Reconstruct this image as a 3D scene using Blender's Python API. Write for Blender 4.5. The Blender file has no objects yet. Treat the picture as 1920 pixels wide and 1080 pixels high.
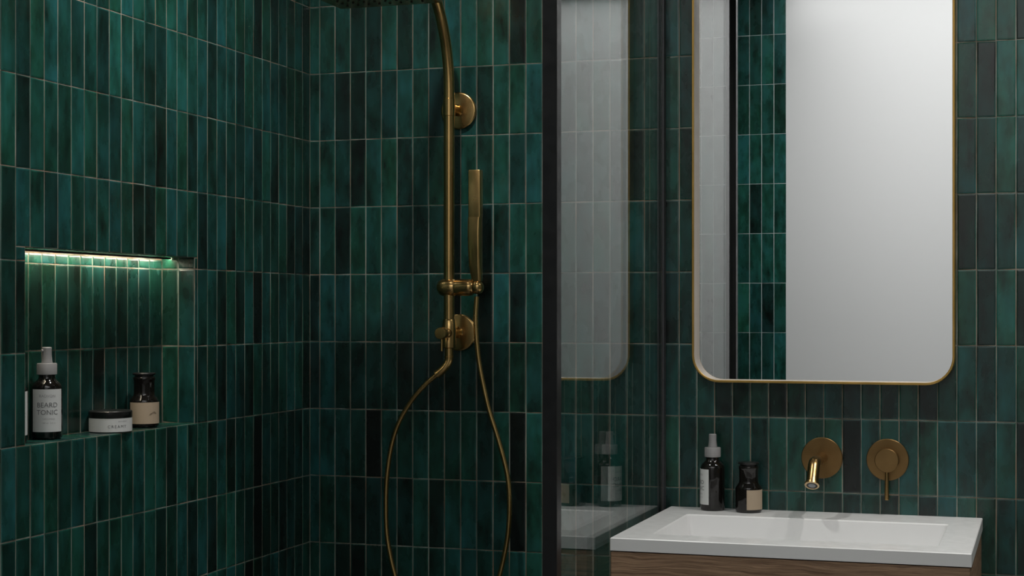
import bpy, bmesh, math, random
from mathutils import Vector, Matrix
rnd = random.Random(7)
S = bpy.context.scene
COL = S.collection

# ------------------------------------------------------------------ camera
cam = bpy.data.cameras.new('camera')
cam.sensor_width = 36.0
cam.lens = 2932.2 / 1920 * 36.0
cam.shift_x = -(1056.4 - 960) / 1920
cam.shift_y = (582.77 - 540) / 1920
cam.clip_start = 0.05
camo = bpy.data.objects.new('camera', cam)
camo.location = (2.1118, -4.2512, 1.404)
camo.rotation_euler = (math.radians(90), 0, 0.3003)
COL.objects.link(camo)
S.camera = camo

# ------------------------------------------------------------------ world, lamps, exposure
W = bpy.data.worlds.new('world'); S.world = W
W.use_nodes = True
W.node_tree.nodes['Background'].inputs[0].default_value = (0.8, 0.9, 1.0, 1)
W.node_tree.nodes['Background'].inputs[1].default_value = 0.05
S.view_settings.view_transform = 'Standard'
S.view_settings.look = 'None'
S.view_settings.gamma = 1
S.view_settings.exposure = 0.0
S.view_settings.use_curve_mapping = False


def lamp(name, loc, power, size, color=(1, .965, .925), rot=(0, 0, 0), spread=None):
    l = bpy.data.lights.new(name, 'AREA')
    l.shape = 'DISK'; l.size = size; l.energy = power; l.color = color
    if spread: l.spread = spread
    o = bpy.data.objects.new(name, l); o.location = loc; o.rotation_euler = rot
    COL.objects.link(o)
    return o


lamp('shower_downlight', (0.62, -1.02, 3.11), 14, 0.09, spread=math.radians(125))
lamp('vanity_downlight', (2.36, -0.62, 3.11), 8, 0.08, spread=math.radians(110))
lamp('corner_downlight', (2.90, -0.40, 3.11), 6, 0.09, spread=math.radians(110))
lamp('vanity_front_fill', (1.95, -2.30, 3.11), 5, 0.10, spread=math.radians(92))  # added fill light for the basin and cabinet fronts, not a known fitting
lamp('front_wall_fill', (1.45, -2.55, 3.11), 6.5, 0.12, (1, .99, .98), rot=(math.radians(-40), 0, math.radians(4)), spread=math.radians(95))  # invented fill lamp, evens out the lower front wall seen in the mirror
panel = lamp('ceiling_panel_lamp', (1.92, -3.63, 3.205), 26, 1.0, (1, .995, .985))
panel.data.shape = 'RECTANGLE'; panel.data.size = 2.36; panel.data.size_y = 1.4

# ------------------------------------------------------------------ helpers


def link(o, parent=None):
    COL.objects.link(o)
    if parent: o.parent = parent
    return o


def mesh_from(name, V, F, mat=None, parent=None, smooth=False):
    me = bpy.data.meshes.new(name); me.from_pydata(V, [], F); me.update()
    if smooth:
        for p in me.polygons: p.use_smooth = True
    if mat: me.materials.append(mat)
    return link(bpy.data.objects.new(name, me), parent)


def obj(name, bm, mat=None, parent=None, smooth=None):
    me = bpy.data.meshes.new(name)
    bmesh.ops.recalc_face_normals(bm, faces=bm.faces)
    if smooth is not None:
        for f in bm.faces: f.smooth = True
        for e in bm.edges:
            if len(e.link_faces) == 2 and e.calc_face_angle(0) > smooth: e.smooth = False
    bm.to_mesh(me); bm.free()
    if mat: me.materials.append(mat)
    return link(bpy.data.objects.new(name, me), parent)


def empty(name, loc):
    o = bpy.data.objects.new(name, None); o.location = loc
    o.empty_display_size = .05
    return link(o)


def tag(o, label=None, cat=None, group=None, kind=None):
    if label: o['label'] = label
    if cat: o['category'] = cat
    if group: o['group'] = group
    if kind: o['kind'] = kind
    return o


def add_box(bm, x0, x1, y0, y1, z0, z1, bev=0, seg=2):
    r = bmesh.ops.create_cube(bm, size=1)
    vs = r['verts']
    for v in vs:
        v.co = Vector(((x0 + x1) / 2 + v.co.x * (x1 - x0), (y0 + y1) / 2 + v.co.y * (y1 - y0), (z0 + z1) / 2 + v.co.z * (z1 - z0)))
    if bev:
        es = list({e for v in vs for e in v.link_edges})
        bmesh.ops.bevel(bm, geom=es, offset=bev, segments=seg, affect='EDGES', profile=.6)


def add_lathe(bm, prof, seg=40, M=None):
    """profile = [(radius, height)...] spun round local z, capped where radius > 0 at the ends"""
    M = M or Matrix()
    rings = []
    for r, z in prof:
        if r < 1e-6: rings.append([bm.verts.new(M @ Vector((0, 0, z)))])
        else: rings.append([bm.verts.new(M @ Vector((r * math.cos(2 * math.pi * i / seg), r * math.sin(2 * math.pi * i / seg), z))) for i in range(seg)])
    for a, b in zip(rings, rings[1:]):
        for i in range(seg):
            j = (i + 1) % seg
            if len(a) == 1 and len(b) == 1: continue
            if len(a) == 1: bm.faces.new((a[0], b[j], b[i]))
            elif len(b) == 1: bm.faces.new((a[i], a[j], b[0]))
            else: bm.faces.new((a[i], a[j], b[j], b[i]))
    if len(rings[0]) > 1: bm.faces.new(rings[0][::-1])
    if len(rings[-1]) > 1: bm.faces.new(rings[-1])


def add_tube(bm, pts, r, seg=16, caps=True):
    pts = [Vector(p) for p in pts]
    rs = r if isinstance(r, (list, tuple)) else [r] * len(pts)
    t = (pts[1] - pts[0]).normalized()
    n = t.orthogonal().normalized()
    rings = []
    for i, p in enumerate(pts):
        d = (pts[min(i + 1, len(pts) - 1)] - pts[max(i - 1, 0)]).normalized()
        n = (n - d * n.dot(d)).normalized(); b = d.cross(n)
        rings.append([bm.verts.new(p + (n * math.cos(2 * math.pi * k / seg) + b * math.sin(2 * math.pi * k / seg)) * rs[i]) for k in range(seg)])
    for a, b in zip(rings, rings[1:]):
        for i in range(seg):
            j = (i + 1) % seg
            bm.faces.new((a[i], a[j], b[j], b[i]))
    if caps:
        bm.faces.new(rings[0][::-1]); bm.faces.new(rings[-1])


def spline(P, n=8):
    P = [Vector(p) for p in P]; out = []
    Q = [P[0] * 2 - P[1]] + P + [P[-1] * 2 - P[-2]]
    for i in range(1, len(Q) - 2):
        a, b, c, d = Q[i - 1:i + 3]
        for k in range(n):
            t = k / n
            out.append(.5 * ((2 * b) + (c - a) * t + (2 * a - 5 * b + 4 * c - d) * t * t + (3 * b - a - 3 * c + d) * t ** 3))
    out.append(P[-1])
    return out


SM = math.radians(35)

# ------------------------------------------------------------------ materials


class NT:
    def __init__(s, name):
        s.m = bpy.data.materials.new(name); s.m.use_nodes = True
        s.t = s.m.node_tree; s.n = s.t.nodes; s.b = s.n['Principled BSDF']; s.out = s.n['Material Output']

    def add(s, typ, **kw):
        n = s.n.new(typ)
        for k, v in kw.items(): setattr(n, k, v)
        return n

    def ln(s, a, b): s.t.links.new(a, b)

    def math(s, op, a, b=None, clamp=False):
        n = s.add('ShaderNodeMath', operation=op, use_clamp=clamp)
        for i, v in enumerate((a, b)):
            if v is None: continue
            if isinstance(v, (int, float)): n.inputs[i].default_value = v
            else: s.ln(v, n.inputs[i])
        return n.outputs[0]

    def mix(s, f, a, b):
        n = s.add('ShaderNodeMix', data_type='RGBA')
        for i, v in ((0, f), (6, a), (7, b)):
            if isinstance(v, (int, float)): n.inputs[i].default_value = v
            elif isinstance(v, tuple): n.inputs[i].default_value = (*v, 1)
            else: s.ln(v, n.inputs[i])
        return n.outputs[2]

    def noise(s, vec, scale, detail=3, w=None, rough=.5):
        n = s.add('ShaderNodeTexNoise', noise_dimensions='4D' if w is not None else '3D')
        n.inputs['Scale'].default_value = scale; n.inputs['Detail'].default_value = detail; n.inputs['Roughness'].default_value = rough
        if vec is not None: s.ln(vec, n.inputs['Vector'])
        if w is not None: s.ln(w, n.inputs['W'])
        return n.outputs[0]

    def scaled(s, vec, sc):
        n = s.add('ShaderNodeVectorMath', operation='MULTIPLY'); s.ln(vec, n.inputs[0]); n.inputs[1].default_value = sc
        return n.outputs[0]

    def ramp(s, f, stops):
        n = s.add('ShaderNodeMapRange'); s.ln(f, n.inputs[0])
        n.inputs[1].default_value, n.inputs[2].default_value, n.inputs[3].default_value, n.inputs[4].default_value = stops
        return n.outputs[0]

    def bump(s, h, strength, dist):
        n = s.add('ShaderNodeBump'); n.inputs['Strength'].default_value = strength; n.inputs['Distance'].default_value = dist
        s.ln(h, n.inputs['Height']); s.ln(n.outputs[0], s.b.inputs['Normal'])


def simple(name, col, rough=.5, metal=0, spec=.5, bump=0, bscale=200):
    n = NT(name)
    n.b.inputs['Base Color'].default_value = (*col, 1); n.b.inputs['Roughness'].default_value = rough
    n.b.inputs['Metallic'].default_value = metal; n.b.inputs['Specular IOR Level'].default_value = spec
    tc = n.add('ShaderNodeTexCoord')
    v = n.noise(tc.outputs['Object'], 35, 4)
    n.ln(n.ramp(v, (.3, .7, max(.02, rough * .85), min(1, rough * 1.15))), n.b.inputs['Roughness'])
    if bump:
        n.bump(n.noise(tc.outputs['Object'], bscale, 3), bump, .001)
    return n.m


def tile_material(name, stuff=False):
    """glazed zellige: level (R) dark to bright, hue (G) green to blue-teal, cloudy glaze, paler thin glaze on the edges"""
    n = NT(name)
    geo = n.add('ShaderNodeNewGeometry')
    tc = n.add('ShaderNodeTexCoord')
    if stuff:
        at = n.add('ShaderNodeAttribute', attribute_name='tint'); col = at.outputs['Color']; rn = geo.outputs['Random Per Island']
        vec = tc.outputs['Object']
    else:
        oi = n.add('ShaderNodeObjectInfo'); col = oi.outputs['Color']; rn = oi.outputs['Random']
        vec = tc.outputs['Object']
    sep = n.add('ShaderNodeSeparateColor'); n.ln(col, sep.inputs[0])
    lvl, hue = sep.outputs[0], sep.outputs[1]
    w = n.math('MULTIPLY', rn, 80.0)
    streak = n.noise(n.scaled(vec, (1, 1, .28)), 32, 3, w, .55)
    cloud = n.noise(n.scaled(vec, (1, 1, .6)), 13, 3, n.math('ADD', w, 9.0), .6)
    v = n.math('ADD', n.math('MULTIPLY', n.math('SUBTRACT', streak, .5), 2.2), n.math('MULTIPLY', n.math('SUBTRACT', cloud, .52), 2.7))
    edge = n.add('ShaderNodeAttribute', attribute_name='edge').outputs['Fac']
    en = n.math('MULTIPLY', edge, n.ramp(n.noise(vec, 9, 1, n.math('ADD', w, 31.0)), (.40, .68, .0, .75)))
    L = n.math('ADD', n.math('ADD', lvl, n.math('MULTIPLY', v, n.math('ADD', n.math('MULTIPLY', lvl, .8), .10))), en, clamp=True)
    h = n.math('ADD', hue, n.math('MULTIPLY', n.math('SUBTRACT', cloud, .5), 1.6), clamp=True)
    bright = n.mix(h, (.017, .122, .068), (.016, .114, .118))
    c = n.mix(L, (.0035, .0062, .0055), bright)
    # tiny pale pin holes in the glaze
    pin = n.add('ShaderNodeTexVoronoi'); pin.inputs['Scale'].default_value = 24; n.ln(vec, pin.inputs['Vector'])
    ps = n.math('LESS_THAN', pin.outputs['Distance'], .028)
    c = n.mix(n.math('MULTIPLY', ps, n.math('GREATER_THAN', rn, .55)), c, (.10, .17, .15))
    n.ln(c, n.b.inputs['Base Color'])
    n.ln(n.ramp(cloud, (.3, .7, .22, .33)), n.b.inputs['Roughness'])
    n.b.inputs['Specular IOR Level'].default_value = .55
    n.bump(n.noise(n.scaled(vec, (1, 1, .5)), 26, 1, w), .22, .002)
    return n.m


def grout_material():
    n = NT('grout')
    tc = n.add('ShaderNodeTexCoord')
    a = n.noise(n.scaled(tc.outputs['Object'], (1, 1, .35)), 15, 3)
    d = n.noise(n.scaled(tc.outputs['Object'], (1.3, 1.3, .5)), 11, 4, None, .6)
    c = n.mix(n.ramp(a, (.38, .62, 0, 1)), (.34, .21, .14), (.36, .38, .34))
    c = n.mix(n.ramp(d, (.40, .66, .75, 0)), c, (.055, .075, .060))
    n.ln(c, n.b.inputs['Base Color']); n.b.inputs['Roughness'].default_value = .9
    n.bump(n.noise(tc.outputs['Object'], 400, 2), .3, .001)
    return n.m


def wood_material():
    n = NT('walnut')
    tc = n.add('ShaderNodeTexCoord')
    wrp = n.noise(n.scaled(tc.outputs['Object'], (2, 2, 7)), 2.0, 3)
    add = n.add('ShaderNodeVectorMath', operation='ADD'); n.ln(tc.outputs['Object'], add.inputs[0])
    cmb = n.add('ShaderNodeCombineXYZ'); n.ln(n.math('MULTIPLY', wrp, .05), cmb.inputs[2]); n.ln(cmb.outputs[0], add.inputs[1])
    g = n.noise(n.scaled(add.outputs[0], (3.0, 3.0, 95)), 2.2, 6, None, .65)
    f = n.noise(n.scaled(add.outputs[0], (14, 14, 420)), 1.5, 3)
    c = n.mix(n.ramp(g, (.32, .68, 0, 1)), (.15, .083, .047), (.44, .28, .17))
    c = n.mix(n.math('MULTIPLY', n.ramp(f, (.45, .75, 0, 1)), .35), c, (.05, .026, .014))
    n.ln(c, n.b.inputs['Base Color']); n.b.inputs['Roughness'].default_value = .5
    n.bump(n.math('ADD', g, n.math('MULTIPLY', f, .3)), .5, .002)
    return n.m


def brass_material(name, c0, c1, rough):
    n = NT(name)
    tc = n.add('ShaderNodeTexCoord')
    a = n.noise(tc.outputs['Object'], 14, 3)
    n.ln(n.mix(n.ramp(a, (.3, .7, 0, 1)), c0, c1), n.b.inputs['Base Color'])
    n.b.inputs['Metallic'].default_value = 1
    n.ln(n.ramp(a, (.3, .7, rough * .85, rough * 1.2)), n.b.inputs['Roughness'])
    n.bump(n.noise(tc.outputs['Object'], 120, 2), .02, .0003)
    return n.m


def thin_glass():
    n = NT('screen_glass')
    n.n.remove(n.b)
    geo = n.add('ShaderNodeNewGeometry')
    fr = n.add('ShaderNodeFresnel')
    mr = n.add('ShaderNodeMapRange'); n.ln(geo.outputs['Backfacing'], mr.inputs[0]); mr.inputs[3].default_value = 1.5; mr.inputs[4].default_value = 1 / 1.5
    n.ln(mr.outputs[0], fr.inputs['IOR'])
    tr = n.add('ShaderNodeBsdfTransparent'); tr.inputs[0].default_value = (.955, .975, .968, 1)
    gl = n.add('ShaderNodeBsdfGlossy'); gl.inputs['Roughness'].default_value = .0
    ms = n.add('ShaderNodeMixShader')
    n.ln(fr.outputs[0], ms.inputs[0]); n.ln(tr.outputs[0], ms.inputs[1]); n.ln(gl.outputs[0], ms.inputs[2])
    n.ln(ms.outputs[0], n.out.inputs[0])
    return n.m


def emit(name, col, st):
    n = NT(name)
    n.b.inputs['Base Color'].default_value = (*col, 1)
    n.b.inputs['Emission Color'].default_value = (*col, 1); n.b.inputs['Emission Strength'].default_value = st
    return n.m


M_TILE = tile_material('zellige_glaze')
M_TILES = tile_material('zellige_glaze_field', True)
M_GROUT = grout_material()
M_WOOD = wood_material()
M_BRASS = brass_material('aged_brass', (.50, .32, .125), (.62, .405, .165), .24)
M_BRASSP = brass_material('satin_brass_plate', (.185, .112, .045), (.24, .148, .062), .40)
M_BRASST = brass_material('tap_brass', (.34, .215, .085), (.43, .275, .115), .26)
M_GOLD = brass_material('gilt_frame', (.45, .28, .075), (.55, .35, .11), .42)
M_RIM = simple('cream_frame_rebate', (.52, .46, .40), .45)
M_SILVER = simple('mirror_silver', (.93, .94, .94), .02, 1)
for nd in list(M_SILVER.node_tree.links):
    if nd.to_socket.name == 'Roughness': M_SILVER.node_tree.links.remove(nd)
M_SILVER.node_tree.nodes['Principled BSDF'].inputs['Roughness'].default_value = 0.0
M_GLASS = thin_glass()
M_BLACK = simple('black_powder_coat', (.012, .012, .013), .38)
M_GREYMETAL = simple('grey_anodised_channel', (.05, .05, .055), .42, .2)
M_CERAMIC = simple('white_ceramic', (.80, .80, .80), .22)
M_PLASTER = simple('white_plaster', (.80, .80, .80), .85, bump=.1, bscale=90)
M_FLOOR = simple('grey_stone_floor', (.17, .17, .16), .4)
M_BOTTLE = simple('black_glass', (.006, .005, .004), .07)
M_LID = simple('black_lid', (.008, .008, .008), .3)
M_LABEL = simple('white_paper_label', (.62, .63, .62), .7)
M_KRAFT = simple('kraft_paper_label', (.42, .33, .235), .75)
M_CAP = simple('grey_white_plastic', (.27, .265, .265), .5)
M_INK = simple('grey_print', (.14, .14, .145), .8)
M_INK2 = simple('pale_print', (.33, .33, .335), .8)
M_STEEL = simple('grey_mesh', (.22, .23, .24), .5, .6)
M_RUBBER = simple('dark_rubber', (.012, .012, .012), .6)
M_LED = emit('led_diffuser', (1.0, .87, .66), 55.0)
M_ALU = simple('aluminium_channel', (.5, .5, .48), .4, .8)

# ------------------------------------------------------------------ tiles
H, TW = .2, .05
ZROW = 1.5124            # top of row 0
GAP = .0018
XB = .0329               # first vertical joint on the back wall
YL = .0482               # first vertical joint on the left wall
NY0, NY1, NZ0, NZ1, ND = -1.3654, -.6623, 1.1124, 1.5420, .0965   # niche opening and depth


def tile_geo(w, h, seed, t=.0016):
    """one hand-cut tile centred on the origin, face towards -y; 26 triangles"""
    r = random.Random(seed)
    hw, hh = w / 2 - GAP / 2, h / 2 - GAP / 2
    j = lambda a: r.uniform(-a, a)
    ks = [(-1, -1), (1, -1), (1, 1), (-1, 1)]
    off = [(j(.0005), j(.0006)) for _ in ks]
    dep = [j(.00030) for _ in ks]
    ins = min(.0038, w * .16)
    V, E = [], []
    for (sx, sz), (ox, oz) in zip(ks, off):
        V.append((sx * hw + ox, .003, sz * hh + oz)); E.append(1)
    for (sx, sz), (ox, oz), d in zip(ks, off, dep):
        V.append((sx * (hw - .0006) + ox, -t * .15 + d * .5, sz * (hh - .0006) + oz)); E.append(1)
    for (sx, sz), (ox, oz), d in zip(ks, off, dep):
        V.append((sx * (hw - ins) + ox, -t * .5 + d, sz * (hh - ins) + oz)); E.append(0)
    F = []
    for k in (0, 4):
        for i in range(4):
            a = (i + 1) % 4
            F.append((k + i, k + a, k + 4 + a, k + 4 + i))
    F.append((8, 9, 10, 11))
    return V, F, E


_cache = {}


def tile_mesh(w, h, var):
    key = (round(w, 4), round(h, 4), var)
    if key not in _cache:
        V, F, E = tile_geo(w, h, hash((key[0] * 7919, key[1] * 104729, var)) & 0xffffff)
        me = bpy.data.meshes.new('tile'); me.from_pydata(V, [], F)
        a = me.attributes.new('edge', 'FLOAT', 'POINT')
        for i, e in enumerate(E): a.data[i].value = e
        for p in me.polygons: p.use_smooth = False
        me.materials.append(M_TILE); me.update()
        _cache[key] = me
    return _cache[key]


# glaze of each tile read off the photograph: 0 near black .. 9 bright teal, g = bottle green, b = blue teal
BACK = {   # columns -1 .. 13 of the shower recess
    -4: '5 5 6 2 2 6 2 5 3 7b 6 5g 5 1 4g', -3: '4 4 1 1 3 3 4 4 2 5 4 2 5 5g 6b', -2: '3 4 3 1 4 5g 2 3 3g 2 4 3 5 3 5b',
    -1: '3 3 1 4g 4 4 2 2 2 2 3 2 3 5 4g', 0: '1 4b 3b 3 4 4b 4 3 2 1 3g 1 6b 1 5', 1: '1 5b 2 3 3 3 1 2 1 1 3 1 2 3g 3',
    2: '5 6b 4 3 0 4 3 4 4 3 4 2 5 0 5', 3: '4 4 3 1 2 4 2 4 1 4 5b 3 3 0 4', 4: '3 3 1 1 2 2 4 3 3 5 3 3 3 4 4'}
BACK2 = {  # columns 14 .. 40 beyond the glass
    -4: '4 4 5 4 4 3 5 6b 3 . . . . . . . . . . . . . 4 4b 5g 4 1', -3: '4 3 4 5 3 3 4 5 3 . . . . . . . . . . . . . 4 3 1 6 5',
    -2: '4 4 3 4 3 1 4g 5 2 . . . . . . . . . . . . . 3 3 2 5 3', -1: '3 4 3 5 4 5 3 4 3 . . . . . . . . . . . . . 3 1 1 3 3',
    0: '4 3 5 3 4 3 3g 2 3 . . . . . . . . . . . . . 4 4g 1 6 1', 1: '3 3 4 4 2 2 4 4 4 3 1 2 3g 1 3 2 3 1 3 2 3g 1 2 4 2 3 3g',
    2: '3 4b 3 3 5 2 3 5g 2 3 3 4 2 4 4 3 4g 0 3 4 4 3g 4b 3 2 4 1', 3: '3 4 3 4 3 4 3 3 3 3 4 2 4 3 4 4 1 2 4 1 4 1 4b 5 3g 3 2'}
LEFT = {   # columns 27 .. -1, far from the corner first
    -4: '. . . . . . 3 3 6g 7b 5 4 4 5 6 3 5 2 6b 5 4g 5 1 4g 2 4 3 5 2',
    -3: '4 3 5g 6b 4 3 5 2 7 5 4 2 2 5 6 5 5 2 5b 5 2 5 5 5b 4 3 3g 3g 2',
    -2: '6 1 4 4 3 5 4g 4 3 5 4 3 1 4b 5g 2 4 3 4 3 2 4 2 5 2 4 3g 3g 3',
    -1: '2 5b 5 2 6b 3 4 4 4b 3 1 1 4g 5b 4 4 1 3 5 1 3 3 4 3 3 4g 1 2 1',
    0: '2 1 . . . . . . . . . . . . . 4 3 4 1 4g 1 5 0 4b 3 3 4 3 2', 1: '3 3 . . . . . . . . . . . . . 3 2 3 1 4b 2 1 3 2 2 3 5b 4 1',
    2: '5b 3 4 4g 2 3 4 3 2 4 4b 4 4 1 5 3 4 2 4 1 3 4 0 3 3 2 2 3 3',
    3: '3 3 4 3 4g 4g 1 3 3 4 3 4 1 2 4b 1 4 1 4 6 3 2 0 2 2 1 3 2 3'}
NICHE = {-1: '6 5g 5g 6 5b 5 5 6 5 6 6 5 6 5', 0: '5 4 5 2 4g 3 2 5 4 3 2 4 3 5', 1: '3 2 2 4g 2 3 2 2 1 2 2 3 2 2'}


def parse(tok):
    if tok == '.': return None
    h = {'g': .25, 'b': .78}.get(tok[-1])
    if h is None: h = rnd.uniform(.3, .75)
    return (float(tok[0]) / 9.0, h)


TINT = {}
for r, s in BACK.items():
    for i, t in enumerate(s.split()): TINT['b', r, i - 1] = parse(t)
for r, s in BACK2.items():
    for i, t in enumerate(s.split()): TINT['b', r, i + 14] = parse(t)
for r, s in LEFT.items():
    for i, t in enumerate(s.split()): TINT['l', r, 27 - i] = parse(t)
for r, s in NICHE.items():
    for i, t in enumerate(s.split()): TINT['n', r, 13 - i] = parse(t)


def tint(key):
    v = TINT.get(key)
    if v is None and key[0] == 'f':
        v = (min(.95, max(.06, rnd.gauss(.58, .20))), rnd.uniform(.25, .75))
    if v is None:
        v = (min(.8, max(.02, rnd.gauss(.36, .17))), rnd.uniform(.15, .9))
    return v


class Field:
    """collects the tiles of one wall; the ones the photograph shows become objects, the rest one joined mesh"""

    def __init__(s, wall): s.wall = wall; s.items = []

    def put(s, M, w, h, key, vis):
        if w > .004 and h > .004: s.items.append((vis, M, w, h, tint(key)))

    def build(s, limit):
        it = sorted(range(len(s.items)), key=lambda i: -s.items[i][0])
        single = set(i for i in it[:limit] if s.items[i][0] > 0)
        V, F, E, C = [], [], [], []
        for i, (vis, M, w, h, tn) in enumerate(s.items):
            tilt = Matrix.Rotation(rnd.gauss(0, .002), 4, 'X') @ Matrix.Rotation(rnd.gauss(0, .007), 4, 'Z')
            T = M @ tilt
            var = rnd.randrange(6)
            if i in single:
                o = bpy.data.objects.new('tile', tile_mesh(w, h, var))
                o.matrix_world = T; o.parent = s.wall
                o.color = (tn[0], tn[1], 0, 1)
                COL.objects.link(o)
            else:
                v, f, e = tile_geo(w, h, var)
                b = len(V)
                V += [tuple(T @ Vector(p)) for p in v]; F += [tuple(b + k for k in q) for q in f]; E += e; C += [tn] * len(v)
        if V:
            o = mesh_from('tile_field', V, F, M_TILES, s.wall)
            a = o.data.attributes.new('edge', 'FLOAT', 'POINT'); a.data.foreach_set('value', E)
            c = o.data.color_attributes.new('tint', 'FLOAT_COLOR', 'POINT')
            for i, t in enumerate(C): c.data[i].color = (t[0], t[1], 0, 1)
            tag(o, kind='stuff')


ct, st = math.cos(.3003), math.sin(.3003)


def proj(p):
    dx, dy = p[0] - 2.1118, p[1] + 4.2512
    z = -dx * st + dy * ct
    if z < .05: return None
    return 1056.4 + 2932.2 * (dx * ct + dy * st) / z, 582.77 - 2932.2 * (p[2] - 1.404) / z


def clip_area(c):
    q = [proj(p) for p in c]
    if any(v is None for v in q): return 0
    x0 = max(0, min(v[0] for v in q)); x1 = min(1920, max(v[0] for v in q)); y0 = max(0, min(v[1] for v in q)); y1 = min(1080, max(v[1] for v in q))
    return max(0, x1 - x0) * max(0, y1 - y0)


def sub(rect, hole):
    """rectangle (a0,a1,z0,z1) minus a hole rectangle"""
    a0, a1, z0, z1 = rect; h0, h1, k0, k1 = hole
    if a1 <= h0 + 1e-6 or a0 >= h1 - 1e-6 or z1 <= k0 + 1e-6 or z0 >= k1 - 1e-6: return [rect]
    out = []
    m0, m1 = max(z0, k0), min(z1, k1)
    if z1 > k1 + 1e-6: out.append((a0, a1, k1, z1))
    if z0 < k0 - 1e-6: out.append((a0, a1, z0, k0))
    if a0 < h0 - 1e-6: out.append((a0, h0, m0, m1))
    if a1 > h1 + 1e-6: out.append((h1, a1, m0, m1))
    return out


# ------------------------------------------------------------------ room shell
XR, YF, ZC = 3.2, -4.4, 3.27


def slab(name, *b, mat=None):
    bm = bmesh.new(); add_box(bm, *b)
    return tag(obj(name, bm, mat), kind='structure')


wall_back = slab('wall_back', -.2, XR + .1, .0006, .12, 0, ZC, mat=M_GROUT)
floor = slab('floor', 1.10, XR + .1, YF - .1, .12, -.08, 0, mat=M_FLOOR)
shower_floor = slab('floor', -.2, 1.10, YF - .1, .12, -.08, 0, mat=simple('dark_shower_tray', (.02, .024, .023), .5))
ceiling = slab('ceiling', -.2, XR + .1, YF - .1, .12, ZC, ZC + .08, mat=M_PLASTER)
wall_right = slab('wall_right', XR, XR + .1, YF - .1, .0015, 0, ZC, mat=simple('grey_green_plaster', (.20, .22, .21), .7))
wall_front = slab('wall_front', -.2, XR, YF - .1, YF, 0, ZC, mat=M_PLASTER)

# left wall with the niche pressed into it (grout bed)
g = -.0004
bm = bmesh.new()
for (y0, y1, z0, z1) in [(YF, NY0, 0, ZC), (NY1, .0004, 0, ZC), (NY0, NY1, 0, NZ0 - .0004), (NY0, NY1, NZ1 + .0004, ZC)]:
    add_box(bm, -.2, g, y0, y1, z0, z1)
add_box(bm, -.2, -ND - .0004, NY0, NY1, NZ0 - .0004, NZ1 + .0004)
wall_left = tag(obj('wall_left', bm, M_GROUT), kind='structure')

# back wall tiles
fb = Field(wall_back)
for r in range(-9, 8):
    z1 = ZROW - H * r; z0 = z1 - H
    for j in range(-1, 64):
        x0 = XB + TW * j; x1 = x0 + TW
        a0, a1 = max(0.0, x0), min(XR, x1)
        b0, b1 = max(0.0, z0), min(ZC, z1)
        if a1 - a0 < .004 or b1 - b0 < .004: continue
        vis = clip_area([(a0, 0, b0), (a1, 0, b0), (a1, 0, b1), (a0, 0, b1)])
        if a0 > 1.20 and a1 < 1.84 and b0 > 1.26: vis = 0            # wholly behind the mirror
        if a0 > 1.12 and a1 < 1.93 and b1 < .86: vis = 0             # wholly behind the vanity
        fb.put(Matrix.Translation(((a0 + a1) / 2, 0, (b0 + b1) / 2)), a1 - a0, b1 - b0, ('b', r, j), vis)
fb.build(300)

# left wall tiles and the niche lining
RL = Matrix.Rotation(math.pi / 2, 4, 'Z')        # faces +x
fl = Field(wall_left)
for r in range(-9, 8):
    z1 = ZROW - H * r; z0 = z1 - H
    for k in range(-1, 88):
        y1 = -(YL + TW * k); y0 = y1 - TW
        a0, a1 = max(YF, y0), min(0.0, y1)
        b0, b1 = max(0.0, z0), min(ZC, z1)
        if a1 - a0 < .004 or b1 - b0 < .004: continue
        for (c0, c1, d0, d1) in sub((a0, a1, b0, b1), (NY0, NY1, NZ0, NZ1)):
            vis = clip_area([(0, c0, d0), (0, c1, d0), (0, c1, d1), (0, c0, d1)])
            fl.put(Matrix.Translation((0, (c0 + c1) / 2, (d0 + d1) / 2)) @ RL, c1 - c0, d1 - d0, ('l', r, k), vis)
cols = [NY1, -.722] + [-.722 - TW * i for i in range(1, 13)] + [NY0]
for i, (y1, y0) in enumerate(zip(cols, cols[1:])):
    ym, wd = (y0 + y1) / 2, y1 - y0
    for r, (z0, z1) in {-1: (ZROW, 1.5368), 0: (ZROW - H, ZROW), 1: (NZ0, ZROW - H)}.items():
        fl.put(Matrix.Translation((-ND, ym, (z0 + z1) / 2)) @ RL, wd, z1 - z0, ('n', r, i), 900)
    fl.put(Matrix.Translation((-ND / 2, ym, NZ0)) @ RL @ Matrix.Rotation(-math.pi / 2, 4, 'X'), wd, ND, ('s', 0, i), 500)   # sill, faces up
    fl.put(Matrix.Translation((-ND / 2, ym, NZ1)) @ RL @ Matrix.Rotation(math.pi / 2, 4, 'X'), wd, ND, ('s', 1, i), 0)     # soffit
for i in range(2):
    x = -ND + ND / 4 + i * ND / 2
    for r, (z0, z1) in {-1: (ZROW, NZ1), 0: (ZROW - H, ZROW), 1: (NZ0, ZROW - H)}.items():
        fl.put(Matrix.Translation((x, NY1, (z0 + z1) / 2)), ND / 2, z1 - z0, ('d', r, i), 800)
        fl.put(Matrix.Translation((x, NY0, (z0 + z1) / 2)) @ Matrix.Rotation(math.pi, 4, 'Z'), ND / 2, z1 - z0, ('d', r, i + 2), 0)
fl.build(300)

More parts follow.
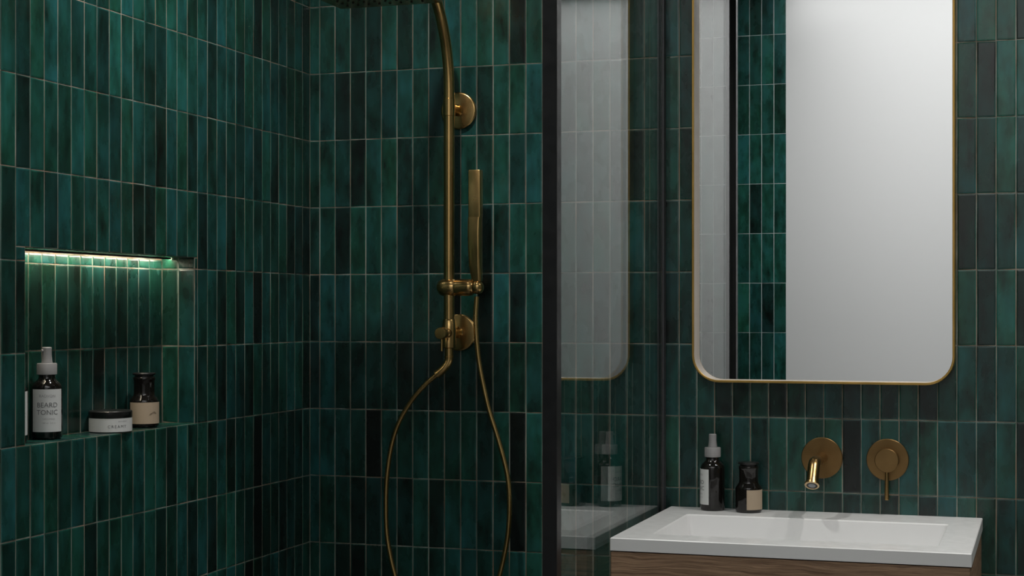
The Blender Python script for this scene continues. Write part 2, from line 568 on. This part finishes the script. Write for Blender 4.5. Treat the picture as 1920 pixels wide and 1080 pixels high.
# tiled part of the front wall, seen in the mirror
ff = Field(wall_front)
PW, PH = .0682, .2757
RF = Matrix.Rotation(math.pi, 4, 'Z')
for r in range(-1, 11):
    z1 = 2.9374 + PH - PH * r; z0 = z1 - PH
    b0, b1 = max(0, z0), min(ZC, z1)
    if b1 - b0 < .004: continue
    for j in range(-7, 4):
        x0 = .4566 + PW * j; a0, a1 = max(0, x0), x0 + PW
        if a1 - a0 < .004: continue
        v = 2000 if (j >= -1 and 1.1 < b1 and b0 < 3.1) else 0
        ff.put(Matrix.Translation(((a0 + a1) / 2, YF + .001, (b0 + b1) / 2)) @ RF, a1 - a0, b1 - b0, ('f', r, j), v)
ff.build(300)

# ------------------------------------------------------------------ LED strip in the niche
led = tag(empty('led_strip_light', (-ND, (NY0 + NY1) / 2, NZ1)), 'warm white LED strip light along the top of the tiled niche', 'light')
hl = (NY1 - NY0) / 2 - .003
bm = bmesh.new(); add_box(bm, .020, .0275, -hl, hl, -.0030, -.0012); obj('diffuser', bm, M_LED, led)
bm = bmesh.new(); add_box(bm, .0276, .0288, -hl, hl, -.0045, -.0008); add_box(bm, .0185, .0288, -hl, hl, -.0011, -.0008)
obj('channel', bm, M_BLACK, led)

# ------------------------------------------------------------------ wall mirror
MX0, MX1, MZ0, MZ1, MR, MD = 1.178, 1.880, 1.2085, 2.40, .075, .045
mir = tag(empty('wall_mirror', ((MX0 + MX1) / 2, 0, MZ0)), 'tall wall mirror with rounded corners and a thin brass frame above the washbasin', 'mirror')
mo = mir.location


def rrect(inset, y, n=10):
    x0, x1, z0, z1, r = MX0 + inset, MX1 - inset, MZ0 + inset, MZ1 - inset, MR - inset
    P = []
    for cx, cz, a in ((x1 - r, z0 + r, -90), (x1 - r, z1 - r, 0), (x0 + r, z1 - r, 90), (x0 + r, z0 + r, 180)):
        for i in range(n + 1):
            t = math.radians(a + 90 * i / n)
            P.append(Vector((cx + r * math.cos(t), y, cz + r * math.sin(t))) - mo)
    return P


def loops(bm, ls, close=False):
    R = [[bm.verts.new(p) for p in l] for l in ls]
    if close: R.append(R[0])
    for a, b in zip(R, R[1:]):
        for i in range(len(a)):
            j = (i + 1) % len(a); bm.faces.new((a[i], a[j], b[j], b[i]))
    return R


fw = .0062
bm = bmesh.new(); loops(bm, [rrect(.0, -.004), rrect(0, -MD + .0012), rrect(.0012, -MD), rrect(fw - .001, -MD), rrect(fw, -MD + .001), rrect(fw, -MD + .004), rrect(fw - .003, -MD + .004), rrect(fw - .003, -.004)], True)
obj('frame', bm, M_GOLD, mir, SM)
MY = -.0085
bm = bmesh.new(); loops(bm, [rrect(fw, -MD + .004), rrect(fw, MY), rrect(fw - .003, MY), rrect(fw - .003, -MD + .004)], True)
tag(obj('inner_rim', bm, M_RIM, mir, SM), 'cream inner face of the mirror frame')
bm = bmesh.new(); a = [bm.verts.new(p) for p in rrect(fw - .002, MY)]; b = [bm.verts.new(p) for p in rrect(fw - .002, MY + .004)]
bm.faces.new(a); bm.faces.new(b[::-1])
for i in range(len(a)): bm.faces.new((a[i], a[(i + 1) % len(a)], b[(i + 1) % len(a)], b[i]))
obj('mirror_glass', bm, M_SILVER, mir)

# ------------------------------------------------------------------ glass shower screen
GX = 1.0855
scr = tag(empty('shower_screen', (GX, -.5, 0)), 'clear glass shower screen with a black front post beside the vanity', 'shower screen')
bm = bmesh.new(); add_box(bm, -.005, .005, -.505, .485, .012, 2.6); obj('pane', bm, M_GLASS, scr)
bm = bmesh.new(); add_box(bm, -.0165, .0165, -.538, -.505, 0, 2.62, .0012, 1); obj('front_post', bm, M_BLACK, scr)
bm = bmesh.new()
add_box(bm, -.0095, -.0052, .474, .4985, 0, 2.62); add_box(bm, .0052, .0095, .474, .4985, 0, 2.62)
obj('wall_channel', bm, M_GREYMETAL, scr)

# ------------------------------------------------------------------ vanity cabinet and basin
VX0, VX1, VY0, VZ = 1.109, 1.949, -.636, .86
BT = .0305
vc = tag(empty('vanity_cabinet', ((VX0 + VX1) / 2, 0, .36)), 'wall hung walnut vanity cabinet under the white washbasin', 'cabinet')
vo = Vector(vc.location)


def vbox(name, b, mat, bev=.001, par=vc, off=vo):
    bm = bmesh.new(); add_box(bm, b[0] - off.x, b[1] - off.x, b[2] - off.y, b[3] - off.y, b[4] - off.z, b[5] - off.z, bev, 1)
    return obj(name, bm, mat, par)


c0, c1 = VX0 + .0015, VX1 - .0035
vbox('side_panel', (c0, c0 + .018, VY0 + .024, -.003, .36, VZ - BT - .0005), M_WOOD)
vbox('side_panel', (c1 - .018, c1, VY0 + .024, -.003, .36, VZ - BT - .0005), M_WOOD)
vbox('bottom_panel', (c0 + .018, c1 - .018, VY0 + .024, -.003, .36, .378), M_WOOD)
vbox('back_panel', (c0 + .018, c1 - .018, -.021, -.003, .378, VZ - BT - .14), M_WOOD)
vbox('drawer_front', (c0, c1, VY0 + .002, VY0 + .0225, .612, VZ - BT - .003), M_WOOD, .0015)
vbox('drawer_front', (c0, c1, VY0 + .002, VY0 + .0225, .36, .609), M_WOOD, .0015)

basin = empty('washbasin', ((VX0 + VX1) / 2, VY0 / 2, VZ - BT))
tag(basin, 'white rectangular ceramic washbasin on top of the walnut vanity', 'washbasin')
bo = Vector(basin.location)
bm = bmesh.new()


def ring(x0, x1, y0, y1, z, r, n=4):
    P = []
    for cx, cy, a in ((x1 - r, y0 + r, -90), (x1 - r, y1 - r, 0), (x0 + r, y1 - r, 90), (x0 + r, y0 + r, 180)):
        for i in range(n + 1):
            t = math.radians(a + 90 * i / n)
            P.append(Vector((cx + r * math.cos(t), cy + r * math.sin(t), z)) - bo)
    return P


bx = (1.1885, 1.8715, -.545, -.152)
e = .0018
R = loops(bm, [ring(VX0 + .03, VX1 - .03, VY0 + .03, -.002 - .03, VZ - BT, .002),
               ring(VX0, VX1, VY0, -.002, VZ - BT, .002), ring(VX0, VX1, VY0, -.002, VZ - e, .002), ring(VX0 + e, VX1 - e, VY0 + e, -.002 - e, VZ, .002),
               ring(bx[0], bx[1], bx[2], bx[3], VZ, .012), ring(bx[0] + .003, bx[1] - .003, bx[2] + .003, bx[3] - .003, VZ - .003, .012),
               ring(bx[0] + .012, bx[1] - .022, bx[2] + .012, bx[3] - .014, VZ - .085, .014), ring(bx[0] + .020, bx[1] - .030, bx[2] + .020, bx[3] - .022, VZ - .093, .014),
               ring(1.50, 1.56, -.38, -.32, VZ - .099, .029)])
bm.faces.new(R[-1])
# underside of the bowl
R2 = loops(bm, [ring(bx[0] - .008, bx[1] + .008, bx[2] - .008, bx[3] + .008, VZ - BT, .014), ring(bx[0], bx[1], bx[2], bx[3], VZ - .107, .016)])
bm.faces.new(R2[-1])
for i in range(len(R[0])):
    j = (i + 1) % len(R[0]); bm.faces.new((R[0][i], R[0][j], R2[0][j], R2[0][i]))
obj('basin', bm, M_CERAMIC, basin, SM)
bm = bmesh.new(); add_lathe(bm, [(0, 0), (.026, 0), (.028, .0015), (.027, .003), (.01, .004), (0, .004)], 24, Matrix.Translation(Vector((1.53, -.35, VZ - .0988)) - bo))
obj('drain', bm, M_BRASS, basin, SM)

# ------------------------------------------------------------------ basin spout and mixer
FWD = Matrix.Rotation(math.pi / 2, 4, 'X')       # local z -> -y (out of the wall)


def flange(bm, r, t, seg=48):
    add_lathe(bm, [(r - .003, 0), (r, .001), (r, t - .0015), (r - .0015, t), (0, t)], seg, FWD)


sp = tag(empty('basin_spout', (1.5290, -.0035, 1.0065)), 'round brass wall spout above the washbasin', 'tap', None)
bm = bmesh.new(); flange(bm, .0555, .007); obj('flange', bm, M_BRASSP, sp, SM)
pts = [(0, -.006, 0), (0, -.06, 0), (0, -.134, 0)]
cy, R_ = -.134, .030
for i in range(1, 10):
    a = math.radians(52 * i / 9)
    pts.append((0, cy - R_ * math.sin(a), -R_ + R_ * math.cos(a)))
a = math.radians(52)
d = Vector((0, -math.cos(a), -math.sin(a))); p = Vector(pts[-1])
pts += [tuple(p + d * .02), tuple(p + d * .040), tuple(p + d * .0465), tuple(p + d * .048), tuple(p + d * .054)]
rs = [.0158] * (len(pts) - 2) + [.0190, .0192]
rs[-3] = .0163
bm = bmesh.new(); add_tube(bm, pts, rs, 28, True)
obj('spout_tube', bm, M_BRASST, sp, math.radians(50))
q = Vector(pts[-1]); rot = Vector((0, 0, 1)).rotation_difference(d).to_matrix().to_4x4()
bm = bmesh.new(); add_lathe(bm, [(.0138, -.002), (.0188, -.002), (.0190, .0008), (.0178, .0018), (.0147, .0018), (.0138, .0005)], 28, Matrix.Translation(q) @ rot)
tag(obj('outlet_rim', bm, simple('pale_brass', (.55, .40, .23), .3, 1), sp, SM), 'pale brass outlet ring')
bm = bmesh.new(); add_lathe(bm, [(0, .0003), (.0144, .0003), (.0144, .0012), (.0110, .0014), (.0106, .0008), (0, .0008)], 28, Matrix.Translation(q) @ rot)
ar = obj('aerator', bm, M_RUBBER, sp, SM)
bm = bmesh.new(); add_lathe(bm, [(0, .0010), (.0098, .0010), (.0092, .0018), (0, .0022)], 24, Matrix.Translation(q) @ rot)
obj('mesh_screen', bm, M_STEEL, ar, SM)

mx = tag(empty('basin_mixer', (1.7035, -.0035, 1.0065)), 'round brass wall mixer with a thin lever hanging down, right of the spout', 'tap')
bm = bmesh.new(); flange(bm, .0558, .007); obj('flange', bm, M_BRASSP, mx, SM)
bm = bmesh.new(); add_lathe(bm, [(.0312, .006), (.0315, .030), (.0300, .0318), (0, .0320)], 44, FWD); obj('handle_body', bm, M_BRASSP, mx, SM)
bm = bmesh.new(); add_tube(bm, [(0, -.024, -.027), (0, -.024, -.06), (0, -.024, -.104), (0, -.024, -.1055)], [.0044, .0056, .0064, .0052], 18)
obj('lever', bm, M_BRASST, mx, SM)

# ------------------------------------------------------------------ shower column
PX, PY = .480, -.085
sh = tag(empty('shower_column', (PX, 0, 1.34)), 'aged brass shower riser with square rain head and looping hose on green tiles', 'shower')
so = Vector(sh.location)
L = lambda x, y, z: Vector((x, y, z)) - so
# riser with gooseneck
z0a, Ra = 2.034, .336
pts = [L(PX, PY, 1.302), L(PX, PY, 1.5), L(PX, PY, 1.8), L(PX, PY, z0a)]
amax = 90 + 40
for i in range(1, 31):
    t = math.radians(amax * i / 30)
    pts.append(L(PX, PY - Ra * (1 - math.cos(t)), z0a + Ra * math.sin(t)))
yend = PY - Ra * (1 - math.cos(math.radians(amax)))
bm = bmesh.new(); add_tube(bm, pts, .0157, 24); obj('riser_pipe', bm, M_BRASS, sh, SM)
# rain head
hy = yend - .006
hd = bmesh.new(); add_box(hd, PX - .1425 - so.x, PX + .1425 - so.x, hy - .1425, hy + .1425, 2.196 - so.z, 2.2125 - so.z, .004, 2)
head = obj('shower_head', hd, M_BRASS, sh, SM)
bm = bmesh.new(); add_lathe(bm, [(.030, 0), (.030, .010), (.020, .016), (.020, .030), (.024, .040), (.024, .060), (.017, .085)], 28, Matrix.Translation(L(PX, hy, 2.211)))
obj('ball_joint', bm, M_BRASS, head, SM)
bm = bmesh.new()
for ix in range(8):
    for iy in range(8):
        add_lathe(bm, [(0, -.0025), (.003, -.0025), (.004, 0)], 6, Matrix.Translation(L(PX - .105 + .03 * ix, hy - .105 + .03 * iy, 2.1965)))
obj('nozzle_pad', bm, M_RUBBER, head)
# wall brackets
for z in (1.984, 1.3415):
    base = Matrix.Translation(L(PX, -.0035, z)) @ FWD
    bm = bmesh.new(); add_lathe(bm, [(.051, 0), (.0535, .0015), (.0535, .0075), (.0520, .0095), (.0490, .0105), (.0165, .0120), (.0150, .0150), (0, .0150)], 48, base)
    fl_ = obj('wall_flange', bm, M_BRASS, sh, SM)
    bm = bmesh.new(); add_lathe(bm, [(.017, .015), (.0125, .022), (.0125, .062), (.0125, .078)], 28, base)
    obj('bracket_arm', bm, M_BRASS, fl_, SM)
bm = bmesh.new(); add_lathe(bm, [(.0157, -.001), (.0172, 0), (.0172, .048), (.0157, .049)], 32, Matrix.Translation(L(PX, PY, 1.960))); obj('collar', bm, M_BRASS, sh, SM)
# hand shower holder: bulb round the riser, barrel, end ball
hz = 1.4705
bm = bmesh.new()
prof = [(0, -.036), (.012, -.034), (.020, -.028), (.0248, -.018), (.0262, -.006), (.0262, .006), (.0245, .016), (.0225, .020), (.0235, .024), (.0240, .030), (.0240, .062), (.0225, .070), (.0170, .076), (0, .078)]
add_lathe(bm, prof, 36, Matrix.Translation(L(PX, PY, hz)) @ Matrix.Rotation(math.pi / 2, 4, 'Y'))
hold = obj('slide_holder', bm, M_BRASS, sh, SM)
bm = bmesh.new(); add_lathe(bm, [(0, -.019)] + [(.0190 * math.cos(t), .0205 * math.sin(t)) for t in [math.radians(a) for a in range(-60, 61, 15)]] + [(0, .0205)], 28, Matrix.Translation(L(.5665, PY - .002, hz)))
obj('holder_ball', bm, M_BRASS, hold, SM)
# valve body under the riser, cross knob towards the room, small lever
bm = bmesh.new()
add_lathe(bm, [(.0170, 1.297), (.0195, 1.299), (.0205, 1.318), (.0195, 1.322), (.0205, 1.350), (.0195, 1.354), (.0185, 1.376), (.0160, 1.380)], 32, Matrix.Translation(L(PX, PY, 0)))
vb = obj('valve_body', bm, M_BRASS, sh, SM)
bm = bmesh.new(); add_lathe(bm, [(.0150, .010), (.0150, .030), (.0120, .033), (.0120, .040), (.0165, .043), (.0172, .048), (.0172, .068), (.0155, .0705), (0, .0712)], 32, Matrix.Translation(L(PX, PY, 1.3405)) @ FWD)
kn = obj('valve_knob', bm, M_BRASS, vb, SM)
bm = bmesh.new(); add_tube(bm, [L(PX, PY - .056, 1.328), L(PX, PY - .056, 1.300), L(PX, PY - .056, 1.2905)], [.003, .0034, .0036], 12)
obj('diverter_pin', bm, M_BRASS, vb, SM)
# elbow to the hose
bm = bmesh.new()
add_tube(bm, spline([L(PX, PY, 1.300), L(PX, PY, 1.278), L(PX - .001, PY, 1.262), L(PX - .010, PY - .002, 1.245), L(PX - .024, PY - .004, 1.231), L(PX - .036, PY - .005, 1.222)], 6), .0125, 20)
add_lathe(bm, [(.0125, 0), (.0142, .001), (.0142, .004), (.0125, .005)], 24, Matrix.Translation(L(PX, PY, 1.270)))
obj('hose_elbow', bm, M_BRASS, sh, SM)


def on_plane(x, y, Y):
    k = (x - 1056.4) / 2932.2; dy = Y + 4.2512
    dx = dy * (k * ct - st) / (ct + k * st); z = -dx * st + dy * ct
    return Vector((2.1118 + dx, Y, 1.404 - (y - 582.77) * z / 2932.2))


# hose: measured points of the loop, in the riser's own plane
hp = [(824, 699), (808, 711.5), (794.8, 724), (772.6, 750), (752, 783.7), (739, 817), (730, 857.8), (725, 902), (723.7, 946.7), (725, 994.8), (730, 1031.9), (741, 1080), (762, 1150), (790, 1205), (826, 1228),
      (866, 1214), (898, 1166), (922, 1115), (936.3, 1080), (949.6, 1020.7), (954.5, 976), (955, 931.9), (952, 894.8), (943.7, 857.8), (932, 817), (917, 769), (906, 720.7), (898.5, 680), (894, 640), (892, 600), (893, 572), (894, 556)]
bm = bmesh.new()
add_tube(bm, spline([on_plane(x, y, PY - .004) - so for x, y in hp], 6), .0071, 14)
obj('hose', bm, M_BRASS, sh, SM)

# hand shower: flat square wand standing in the holder
hs = tag(empty('hand_shower', (.5625, PY - .003, hz)), 'slim square brass hand shower standing in the holder beside the riser', 'hand shower')
bm = bmesh.new()


def sect(z, w, dpt, yo=0, xo=0, n=3, r=.004):
    P = []
    for cx, cy, a in ((w / 2 - r, -dpt / 2 + r, -90), (w / 2 - r, dpt / 2 - r, 0), (-w / 2 + r, dpt / 2 - r, 90), (-w / 2 + r, -dpt / 2 + r, 180)):
        for i in range(n + 1):
            t = math.radians(a + 90 * i / n)
            P.append(Vector((cx + xo + r * math.cos(t), cy + yo + r * math.sin(t), z)))
    return P


top = .3325
R = loops(bm, [sect(.017, .028, .022, .003, .003, r=.008), sect(.030, .0305, .025, .002, .0025, r=.008), sect(.06, .0345, .029, 0, 0, r=.007), sect(.11, .036, .031, -.002, -.001, r=.006),
               sect(.150, .036, .032, -.003, -.001, r=.006), sect(.190, .036, .030, -.002, -.001, r=.005), sect(.1985, .036, .029, -.0015, -.001, r=.004)])
bm.faces.new(R[0][::-1]); bm.faces.new(R[-1])
obj('handle', bm, M_BRASS, hs, math.radians(30))
bm = bmesh.new()
R = loops(bm, [sect(.199, .036, .026, .001, -.001, r=.003), sect(top - .002, .036, .026, .001, -.001, r=.003), sect(top, .034, .024, .001, -.001, r=.003)])
bm.faces.new(R[0][::-1]); bm.faces.new(R[-1])
obj('spray_head', bm, M_BRASS, hs, math.radians(30))

# ------------------------------------------------------------------ bottles and jar


def wrap_text(txt, size, radius, z, ang, mat, parent, name='label_print', squeeze=1.0):
    cu = bpy.data.curves.new('t', 'FONT'); cu.body = txt; cu.size = size; cu.align_x = 'CENTER'; cu.resolution_u = 3; cu.space_character = squeeze
    to = bpy.data.objects.new('t', cu); COL.objects.link(to)
    dg = bpy.context.evaluated_depsgraph_get(); me = bpy.data.meshes.new_from_object(to.evaluated_get(dg))
    bpy.data.objects.remove(to); bpy.data.curves.remove(cu)
    b = bmesh.new(); b.from_mesh(me); bpy.data.meshes.remove(me)
    bmesh.ops.subdivide_edges(b, edges=[e for e in b.edges if e.calc_length() > .004], cuts=1)
    for v in b.verts:
        a = ang + v.co.x / radius
        v.co = Vector((radius * math.sin(a), -radius * math.cos(a), z + v.co.y))
    return obj(name, b, mat, parent)


def label(r, z0, z1, ang, half, mat, parent, n=24):
    """paper band wrapped on the glass, centred on angle ang (0 = towards -y, positive towards +x)"""
    bm = bmesh.new(); ro, ri = r + .0006, r - .0002
    cs = [[], [], [], []]
    for i in range(n + 1):
        a = ang - half + 2 * half * i / n
        s, c = math.sin(a), -math.cos(a)
        for k, (rr, z) in enumerate(((ro, z0), (ro, z1), (ri, z1), (ri, z0))): cs[k].append(bm.verts.new((rr * s, rr * c, z)))
    for k in range(4):
        m = (k + 1) % 4
        for i in range(n): bm.faces.new((cs[k][i], cs[k][i + 1], cs[m][i + 1], cs[m][i]))
    bm.faces.new([c[0] for c in cs]); bm.faces.new([c[-1] for c in cs][::-1])
    return obj('label', bm, mat, parent, SM)


def tonic(loc, facing, lab, text=True, rot=0):
    o = tag(empty('spray_bottle', loc), lab, 'bottle', 'dark glass spray bottles with white labels')
    r = .0335
    bm = bmesh.new()
    add_lathe(bm, [(0, .002), (r - .006, 0), (r - .002, .001), (r, .004), (r, .112), (r - .0008, .118), (r - .004, .1245), (r - .0095, .130), (.0195, .1345), (.0180, .139), (.0180, .146), (0, .146)], 44)
    obj('bottle_glass', bm, M_BOTTLE, o, math.radians(60))
    bm = bmesh.new(); add_lathe(bm, [(.0212, .1445), (.0222, .1455), (.0222, .169), (.0212, .1705), (0, .1705)], 36); obj('collar', bm, M_CAP, o, SM)
    bm = bmesh.new(); add_lathe(bm, [(.0128, .1705), (.0120, .174), (.0104, .190), (.0104, .2055), (.0092, .207), (0, .207)], 28)
    nz = obj('spray_nozzle', bm, M_CAP, o, SM)
    bm = bmesh.new(); a = facing - math.radians(62)
    dv = Vector((math.sin(a), -math.cos(a), 0)); add_tube(bm, [dv * .009 + Vector((0, 0, .199)), dv * .0135 + Vector((0, 0, .199))], .0032, 10)
    obj('nozzle_tip', bm, M_CAP, nz, SM)
    lb = label(r, .0165, .1125, facing, math.radians(64), M_LABEL, o)
    rr = r + .0009
    wrap_text('RADVON', .0088, rr, .0945, facing, M_INK2, lb)
    wrap_text('BEARD', .0155, rr, .0720, facing, M_INK, lb)
    wrap_text('TONIC', .0155, rr, .0555, facing, M_INK, lb)
    wrap_text('GROOMING', .0050, rr, .0440, facing + .1, M_INK2, lb)
    wrap_text('100 ml   3.4 oz', .0050, rr, .0350, facing + .1, M_INK2, lb)
    return o


def apothecary(loc, facing, lab):
    o = tag(empty('apothecary_bottle', loc), lab, 'bottle', 'small dark apothecary bottles with kraft labels')
    r = .0358
    bm = bmesh.new()
    add_lathe(bm, [(0, .0015), (r - .005, 0), (r - .001, .002), (r, .005), (r, .063), (r - .0015, .068), (r - .006, .0735), (.0285, .0765), (.0262, .0800), (.0258, .086), (.0258, .114), (.0268, .1165), (.0275, .118), (.0275, .123), (.0262, .1245), (0, .1245)], 44)
    obj('bottle_glass', bm, M_BOTTLE, o, math.radians(50))
    bm = bmesh.new(); add_lathe(bm, [(.0235, .1245), (.0235, .128), (.0280, .1295), (.0285, .131), (.0285, .133), (.0270, .1345), (0, .1345)], 36); obj('stopper', bm, M_LID, o, SM)
    lb = label(r, .0085, .0615, facing, math.radians(78), M_KRAFT, o)
    # small leaf sprig printed in brown
    ink = simple('brown_print', (.20, .15, .10), .8)
    for k, (dx, dz, an) in enumerate(((0, 0, 35), (.006, .003, 20), (.011, .002, -15))):
        b = bmesh.new(); n = 8; vs = []
        for i in range(n * 2):
            t = 2 * math.pi * i / (n * 2); lx, lz = .0055 * math.cos(t), .0018 * math.sin(t)
            ca, sa = math.cos(math.radians(an)), math.sin(math.radians(an))
            x, z = dx + lx * ca - lz * sa, dz + lx * sa + lz * ca
            a = facing + .30 + x / r; vs.append(b.verts.new(((r + .0009) * math.sin(a), -(r + .0009) * math.cos(a), .033 + z)))
        b.faces.new(vs); obj('printed_leaf', b, ink, lb)
    return o


VIEW = -math.radians(17)      # turn that makes a bottle in the niche look at the room
zs = NZ0 + .0022
tonic((-.0590, -1.2060, zs), math.radians(37), 'dark spray bottle with white label standing clear at the near end of the tiled niche')
tonic((-.0620, -1.3300, zs), math.radians(55), 'dark spray bottle half hidden behind the near edge of the tiled niche')
apothecary((-.0480, -.8230, zs), math.radians(42), 'small dark bottle with kraft label in the niche behind the cream jar')
tonic((1.2365, -.0450, VZ + .0003), math.radians(-71), 'dark spray bottle with white label turned aside on the washbasin ledge')
apothecary((1.3385, -.0580, VZ + .0003), math.radians(80), 'small dark bottle with kraft label on the washbasin ledge')

jar = tag(empty('cream_jar', (-.0425, -.9790, zs)), 'low round cream jar with black lid on the front edge of the niche sill', 'jar')
jr = .0500
bm = bmesh.new(); add_lathe(bm, [(0, .001), (jr - .003, 0), (jr, .002), (jr, .032), (jr - .001, .0335), (0, .0335)], 52); obj('pot', bm, M_LABEL, jar, SM)
bm = bmesh.new(); add_lathe(bm, [(jr + .0005, .0335), (jr + .0012, .0345), (jr + .0012, .0480), (jr - .001, .0500), (0, .0500)], 52); obj('lid', bm, M_LID, jar, SM)
lb = label(jr, .0008, .0328, math.radians(45), math.radians(88), M_LABEL, jar, 32)
wrap_text('CREAMY', .0098, jr + .0009, .0105, math.radians(52), M_INK, lb, squeeze=1.35)
wrap_text('RICH BODY', .0046, jr + .0009, .0245, math.radians(68), M_INK2, lb)
